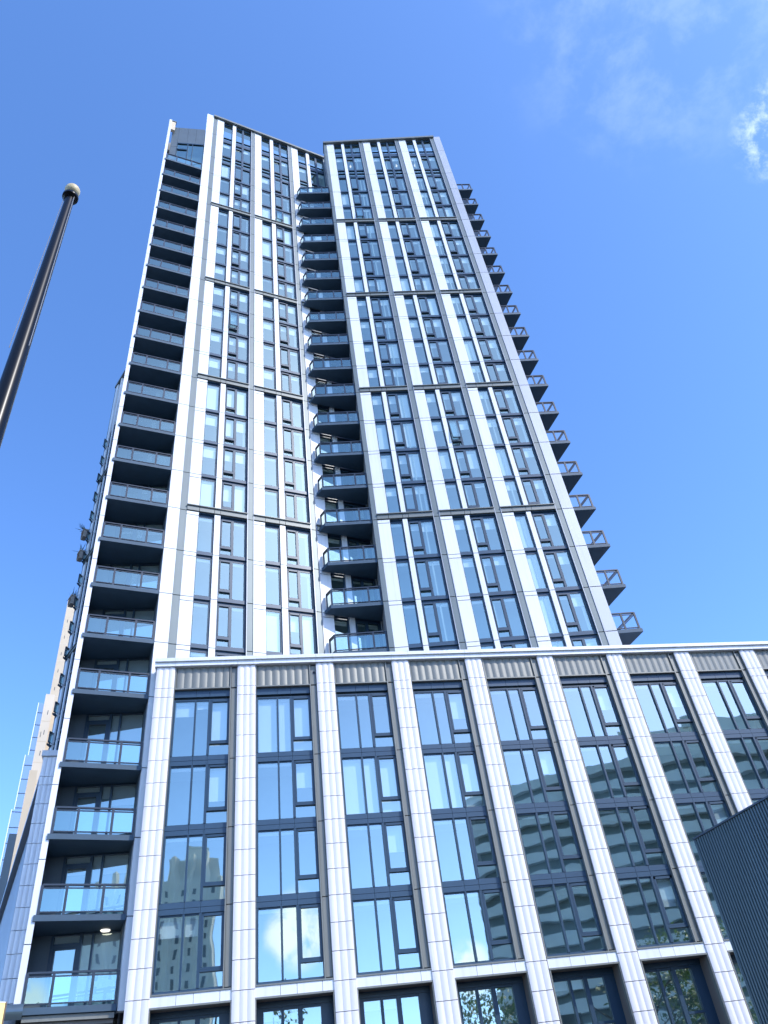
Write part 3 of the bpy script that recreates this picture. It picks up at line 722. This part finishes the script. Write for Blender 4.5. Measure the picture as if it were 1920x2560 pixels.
for k in range(0, 24):
    z = -3+k*1.12
    if z < ztop(27.0, 40.5):
        wn.box(.0, w, -.004, .0, z-.03, z, M['tan'])
        (wn.box(.10, .125, -.008, -.004, z+.2, z+.5, M['darkwin']) if k % 2 else None); wn.box(.24, .27, -.008, -.004, z+.35, z+.6, M['darkwin'])
part('window', wn, tan_b, fr)
fr, w = slab_wall('shoulder', -28.32, -27.8, 39.5, ztop(23.4, 39.5), M['tan'], tan_b)

gl_b = thing('glass_tower', 'pale blue mirror-glass tower at the far left edge behind the stone one', 'tower', at(-28.8, 62))
for (aL, aR, r, el, nm) in ((-28.62, -27.5, 62.0, 27.6, 'upper_block'), (-28.80, -28.0, 60.0, 24.3, 'middle_block'), (-28.95, -28.0, 58.0, 21.0, 'lower_block')):
    a, b2 = at(aL, r), at(aR, r); fr = Frame(a[0], a[1], math.atan2(b2[1]-a[1], b2[0]-a[0])); w = math.hypot(b2[0]-a[0], b2[1]-a[1])
    b = MB(); b.box(0, w, 0, 3, GZ, ztop(el, r), M['farglass']); b.box(.05, w, .05, 2.9, GZ, ztop(el, r)-.1, M['spandrel']); part(nm, b, gl_b, fr)
    fn = MB()
    for k in range(0, 40):
        z = -3+k*1.05
        if z < ztop(el, r): fn.box(0, w, -.02, 0, z, z+.05, M['spandrel'])
    fn.box(-.02, .03, -.03, .03, GZ, ztop(el, r)+.0, M['palegrey']); part('mullion_grid', fn, gl_b, fr)
dk = thing('dark_block', 'dark slab building below the glass tower at the far left edge', 'building', at(-28.8, 50))
fr, w = slab_wall('wall', -28.80, -27.9, 50.0, ztop(19.6, 50), M['frame'], dk)
wv = MB()
for k in range(0, 12): wv.box(.04, w, -.03, 0, -2+k*1.1, -1.7+k*1.1, M['slab'])
part('window', wv, dk, fr)

# ------------------------------------------------------------------ corrugated steel wall, lower right
shed = thing('corrugated_shed', 'dark blue-grey corrugated steel box with vertical ribs at the lower right', 'shed', (2.30, 7.30))
SHa = math.atan2(6.4606-7.2977, 2.7195-2.2978)
SH = Frame(2.2978, 7.2977, SHa)
cs = MB(); pitch = .030; n = int(2.6/pitch); prof = []
for k in range(n):
    x = k*pitch
    prof += [(x, 0), (x+.36*pitch, 0), (x+.50*pitch, .011), (x+.86*pitch, .011)]
prof.append((n*pitch, 0))
for a, b2 in zip(prof[:-1], prof[1:]): cs.face([(a[0], a[1], GZ), (b2[0], b2[1], GZ), (b2[0], b2[1], -1.0), (a[0], a[1], -1.0)], M['shed'])
part('ribbed_wall', cs, shed, SH)
bk = MB(); bk.box(0.004, 2.6, .016, 2.0, GZ, -1.012, M['shed']); part('body', bk, shed, SH)
tr = MB(); tr.box(-.006, 2.6, -.010, .10, -1.004, -.990, M['rail']); part('top_trim', tr, shed, SH)
ct = MB(); ct.box(-.010, .002, -.004, .06, GZ, -1.0, M['shed']); part('corner_trim', ct, shed, SH)

# ------------------------------------------------------------------ flagpole, upper left
hb = 6.01/S
px, py = hb*math.sin(R_(-37.08)), hb*math.cos(R_(-37.08))
pole = thing('flagpole', 'black flagpole topped with a cream ball, at the upper left', 'flagpole', (px, py))
ztop_m = 10.60                                            # metres above the eye
FPo = Frame(px, py, 0)
zb = lambda m: m/S - Z0
b = MB(); b.lathe([(.150/S, GZ), (.148/S, GZ+.3), (.0790/S, zb(8.1)), (.0575/S, zb(ztop_m-.03)), (.0575/S, zb(ztop_m))], M['pole'], 40); part('shaft', b, pole, FPo)
b = MB(); b.lathe([(.0575/S, zb(ztop_m-.05)), (.068/S, zb(ztop_m-.05)), (.072/S, zb(ztop_m-.025)), (.100/S, zb(ztop_m-.02)), (.104/S, zb(ztop_m-.01)), (.104/S, zb(ztop_m+.025)), (.098/S, zb(ztop_m+.032)), (.035/S, zb(ztop_m+.04)), (.03/S, zb(ztop_m+.11)), (0, zb(ztop_m+.11))], M['pole'], 36); part('collar', b, pole, FPo)
b = MB(); b.lathe([(.1*math.sin(math.pi*k/20)/S, zb(ztop_m+.19-.1*math.cos(math.pi*k/20))) for k in range(21)], M['ball'], 40); part('ball', b, pole, FPo)
b = MB()
for a in (-2.75, -.30):
    d = .072/S
    b.bar((d*math.cos(a), d*math.sin(a), zb(ztop_m-.03)), (.112/S*math.cos(a), .112/S*math.sin(a), zb(7.2)), .006/S, .006/S, M['core'])
part('halyard', b, pole, FPo)

# ------------------------------------------------------------------ yellow panel at the lower-left corner
ys = thing('yellow_panel', 'bright yellow panel with a brown edge, cut off by the lower left corner', 'sign', at(-28.2, 9.0))
a, b2 = at(-27.06, 9.0), at(-30.5, 8.8); YF = Frame(b2[0], b2[1], math.atan2(a[1]-b2[1], a[0]-b2[0])); w = math.hypot(a[0]-b2[0], a[1]-b2[1])
zt = 9.0*math.tan(R_(10.62))-Z0
b = MB(); b.box(0, w-.012, 0, .03, zt-1.3, zt-.008, M['yellow']); part('board', b, ys, YF)
b = MB(); b.box(w-.012, w, -.004, .034, zt-1.3, zt, M['rust']); b.box(0, w-.012, -.004, .034, zt-.008, zt, M['cream']); part('edge', b, ys, YF)
b = MB(); b.box(.12, .17, .034, .08, GZ, zt-.05, M['rust']); part('post', b, ys, YF)

# ------------------------------------------------------------------ planters on the far balconies
def planter(n, label):
    p = thing('balcony_planter', label, 'planter', (-11.04, 21.17), J(n)+.03, 'plants on the far side balconies')
    f = Frame(-11.02, 21.26, FW2.a)
    b = MB(); b.box(-.22, .05, -.17, -.02, .10, .40, M['terracotta']); b.box(-.24, .07, -.19, 0, .40, .45, M['terracotta'])
    for k in range(5): b.box(-.20+k*.05, -.18+k*.05, -.185, -.17, .14, .36, M['rust'])
    part('pot', b, p, f, (0, 0, J(n)))
    l = MB()
    for k in range(26):
        a = random.uniform(0, 6.28); e = random.uniform(-.1, 1.2); r = random.uniform(.18, .42)
        c0 = Vector((-.08, -.10, .45)); d = Vector((math.cos(a)*math.cos(e), math.sin(a)*math.cos(e), math.sin(e)))*r
        sd = Vector((-math.sin(a), math.cos(a), 0))*.012
        l.face([c0-sd, c0+sd, c0+d*.6+sd, c0+d], M['plant']); l.face([c0+d*.6+sd*.8, c0+d*.6-sd*.8, c0+d], M['plant'])
    part('plant', l, p, f, (0, 0, J(n)))
planter(16, 'spiky potted plant overhanging the upper cluttered far balcony at left silhouette')
planter(15, 'spiky potted plant just below the topmost one on the left silhouette balconies')
planter(13, 'lowest spiky potted plant on the left silhouette balconies')

# ------------------------------------------------------------------ white boards on one centre balcony
for x0, x1, lb in ((-.90, -.72, 'left white board leaning inside the railing of an upper centre balcony'), (-.60, -.42, 'right white board leaning inside the railing of an upper centre balcony')):
    b = MB(); b.box(0, x1-x0, 0, .012, 0, .30, M['white']); b.box(.0, x1-x0, .012, .03, 0, .02, M['core']); b.box(0, .012, .012, .06, .0, .25, M['core'])
    single('white_board', b, lb, 'board', FR, (x0, .05, J(18)+.026), 'white boards on a centre balcony')

# ------------------------------------------------------------------ lamps seen lit
for i, (s, x) in enumerate(((RB[0], .73), (RB[1], 1.02), (RB[2], .37))):
    lb = ('leftmost of the three tiny lit pendant lamps in the top windows of the right wing', 'middle of the three tiny lit pendant lamps in the top windows of the right wing', 'rightmost of the three tiny lit pendant lamps in the top windows of the right wing')[i]
    p = thing('pendant_lamp', lb, 'lamp', FR.w(s+x, .10), 23.15, 'pendant lamps in the top windows')
    b = MB(); 
    for k in range(6):
        a = k*1.047; b.bar((0, 0, 0), (.035*math.cos(a), .035*math.sin(a), .03*(-1)**k), .010, .010, M['lamp'])
    b.bar((0, 0, -.09), (0, 0, .11), .012, .012, M['lamp']); part('bulb_cluster', b, p, FR, (s+x, .10, 23.15))
    b = MB(); b.bar((0, 0, .11), (0, 0, .60), .004, .004, M['rail']); part('cord', b, p, FR, (s+x, .10, 23.15))
cl = MB(); cl.lathe([(0, -.012), (.055, -.012), (.062, -.006), (.062, 0), (0, 0)], M['lamp'], 24)
single('ceiling_light', cl, 'round lit ceiling light under the soffit above the lowest balcony', 'lamp', FP, (-1.66, .54, -.052))

# ------------------------------------------------------------------ street opposite: seen only as reflections in the glass
def refl(p, az, D): return (p[0]+D*math.sin(R_(az)), p[1]-D*math.cos(R_(az)))
gar = thing('striped_block', 'curved concrete block with pale bands and dark openings, mirrored in the right podium windows', 'building', refl((3, 12), 38, 36))
pa, pm_, pc = refl((.6, 11.6), 27.9, 36), refl((2.9, 12.1), 38.5, 34), refl((5, 12.6), 52, 37)
def arc(t):
    return ((1-t)**2*pa[0]+2*t*(1-t)*(2*pm_[0]-.5*pa[0]-.5*pc[0])+t*t*pc[0], (1-t)**2*pa[1]+2*t*(1-t)*(2*pm_[1]-.5*pa[1]-.5*pc[1])+t*t*pc[1])
NA = 14; pts = [arc(k/NA) for k in range(NA+1)]
cx, cy = (pts[0][0]+pts[-1][0])/2+4, (pts[0][1]+pts[-1][1])/2-6
def ring(off):
    out = []
    for p in pts:
        d = Vector((p[0]-cx, p[1]-cy)); d.normalize(); out.append((p[0]+d.x*off, p[1]+d.y*off))
    return out
zroof = ztop(20.0, 36)+Z0+4.4-Z0
def poly(off): r = ring(off); return r+[(pts[-1][0]+6, pts[-1][1]-10), (pts[0][0]+6, pts[0][1]-10)]
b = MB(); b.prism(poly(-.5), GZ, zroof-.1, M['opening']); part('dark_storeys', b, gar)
fh = 1.03
b = MB(); z = GZ+1.0
while z < zroof-.9: b.prism(poly(0), z, z+fh*.52, M['garage']); z += fh
b.prism(poly(.03), zroof-.55, zroof, M['garage']); part('pale_band', b, gar)
b = MB(); r = ring(-1.0)
b.prism([r[8], r[14], (r[14][0]+5, r[14][1]-6), (r[8][0]+5, r[8][1]-6)], zroof-.1, zroof+2.0, M['cream']); b.prism([r[11], r[12], (r[12][0]+3, r[12][1]-3), (r[11][0]+3, r[11][1]-3)], zroof+1.9, zroof+2.6, M['palegrey']); part('rooftop_house', b, gar)

wt = thing('cream_tower', 'stepped cream tower with window columns, mirrored in the left podium windows', 'tower', refl((-3.2, 10.7), 7, 60))
a, b2 = refl((-3.6, 10.65), 0.5, 60), refl((-2.9, 10.8), 10.4, 60)
WF = Frame(b2[0], b2[1], math.atan2(a[1]-b2[1], a[0]-b2[0])); w = math.hypot(a[0]-b2[0], a[1]-b2[1])
hz = 3.75+60*math.tan(R_(18.4))-Z0
b = MB(); b.box(0, w, 0, 8, GZ, hz-2.2, M['cream']); b.box(w*.03, w*.40, .3, 7, hz-2.2, hz-.6, M['cream']); b.box(w*.12, w*.30, .5, 6, hz-.6, hz+.6, M['cream'])
for k in range(18):
    x = w*(.005+k*.055); p = w*.052
    if k % 2 == 0: b.prism([(x, 0), (x+p*.5, -p*.95), (x+p, 0)], GZ, hz-1.6+.5*((k*7) % 5)-abs(k-6)*.12, M['cream'])  # wedges added so their flanks give sunlit and dark vertical stripes
part('wall', b, wt, WF)
b = MB()
for k in range(8):
    for n in range(0, 20):
        z = GZ+1.2+n*1.08
        if z < hz-3: b.box(w*(.074+k*.11), w*(.096+k*.11), -.03, 0, z, z+.60, M['darkwin'])
part('window', b, wt, WF)

def tree(xy, h, r, label, seed):
    rnd = random.Random(seed)
    t = thing('street_tree', label, 'tree', xy, GZ, 'trees across the street')
    f = Frame(xy[0], xy[1], 0)
    tr = MB(); tr.lathe([(.10, GZ), (.07, GZ+.5), (.055, GZ+h*.35), (.03, GZ+h*.7), (.0, GZ+h*.9)], M['bark'], 10)
    for k in range(7):
        a = rnd.uniform(0, 6.28); z = GZ+h*rnd.uniform(.3, .6); l = r*rnd.uniform(.5, .9)
        tr.bar((0, 0, z), (math.cos(a)*l, math.sin(a)*l, z+l*.7), .03, .03, M['bark'])
    part('trunk', tr, t, f)
    c = MB(); cl2 = []
    for k in range(16):
        a = rnd.uniform(0, 6.28); rr = r*math.sqrt(rnd.random())*.8; cl2.append((Vector((math.cos(a)*rr, math.sin(a)*rr, GZ+h*(.42+.5*rnd.random()))), r*rnd.uniform(.28, .48)))
    for ce, cr in cl2:
        for k in range(170):
            d = Vector((rnd.gauss(0, 1), rnd.gauss(0, 1), rnd.gauss(0, 1))).normalized()*cr*rnd.uniform(.55, 1.05)
            p = ce+d; s_ = rnd.uniform(.04, .085); u1 = Vector((rnd.gauss(0, 1), rnd.gauss(0, 1), rnd.gauss(0, 1))).normalized(); u2 = u1.cross(Vector((rnd.random(), rnd.random(), 1))).normalized()
            c.face([p-u1*s_, p+u2*s_*.6, p+u1*s_, p-u2*s_*.6], M['leaf'])
    part('crown', c, t, f)
tree(refl((-2.1, 11), 13.2, 13), 4.9, 1.25, 'street tree mirrored low in the second podium bay', 1)
tree(refl((0.5, 11.5), 27.0, 15), 4.9, 1.7, 'street tree mirrored low in the fourth podium bay', 2)
tree(refl((2.6, 12), 36.5, 14), 5.2, 1.9, 'street tree mirrored low in the sixth podium bay', 3)
tree(refl((3.6, 12.2), 42, 14), 5.6, 1.9, 'street tree mirrored low in the seventh podium bay', 4)
tree(refl((-3.4, 10.7), 9.0, 15), 4.3, 1.2, 'street tree mirrored low in the first podium bay', 5)
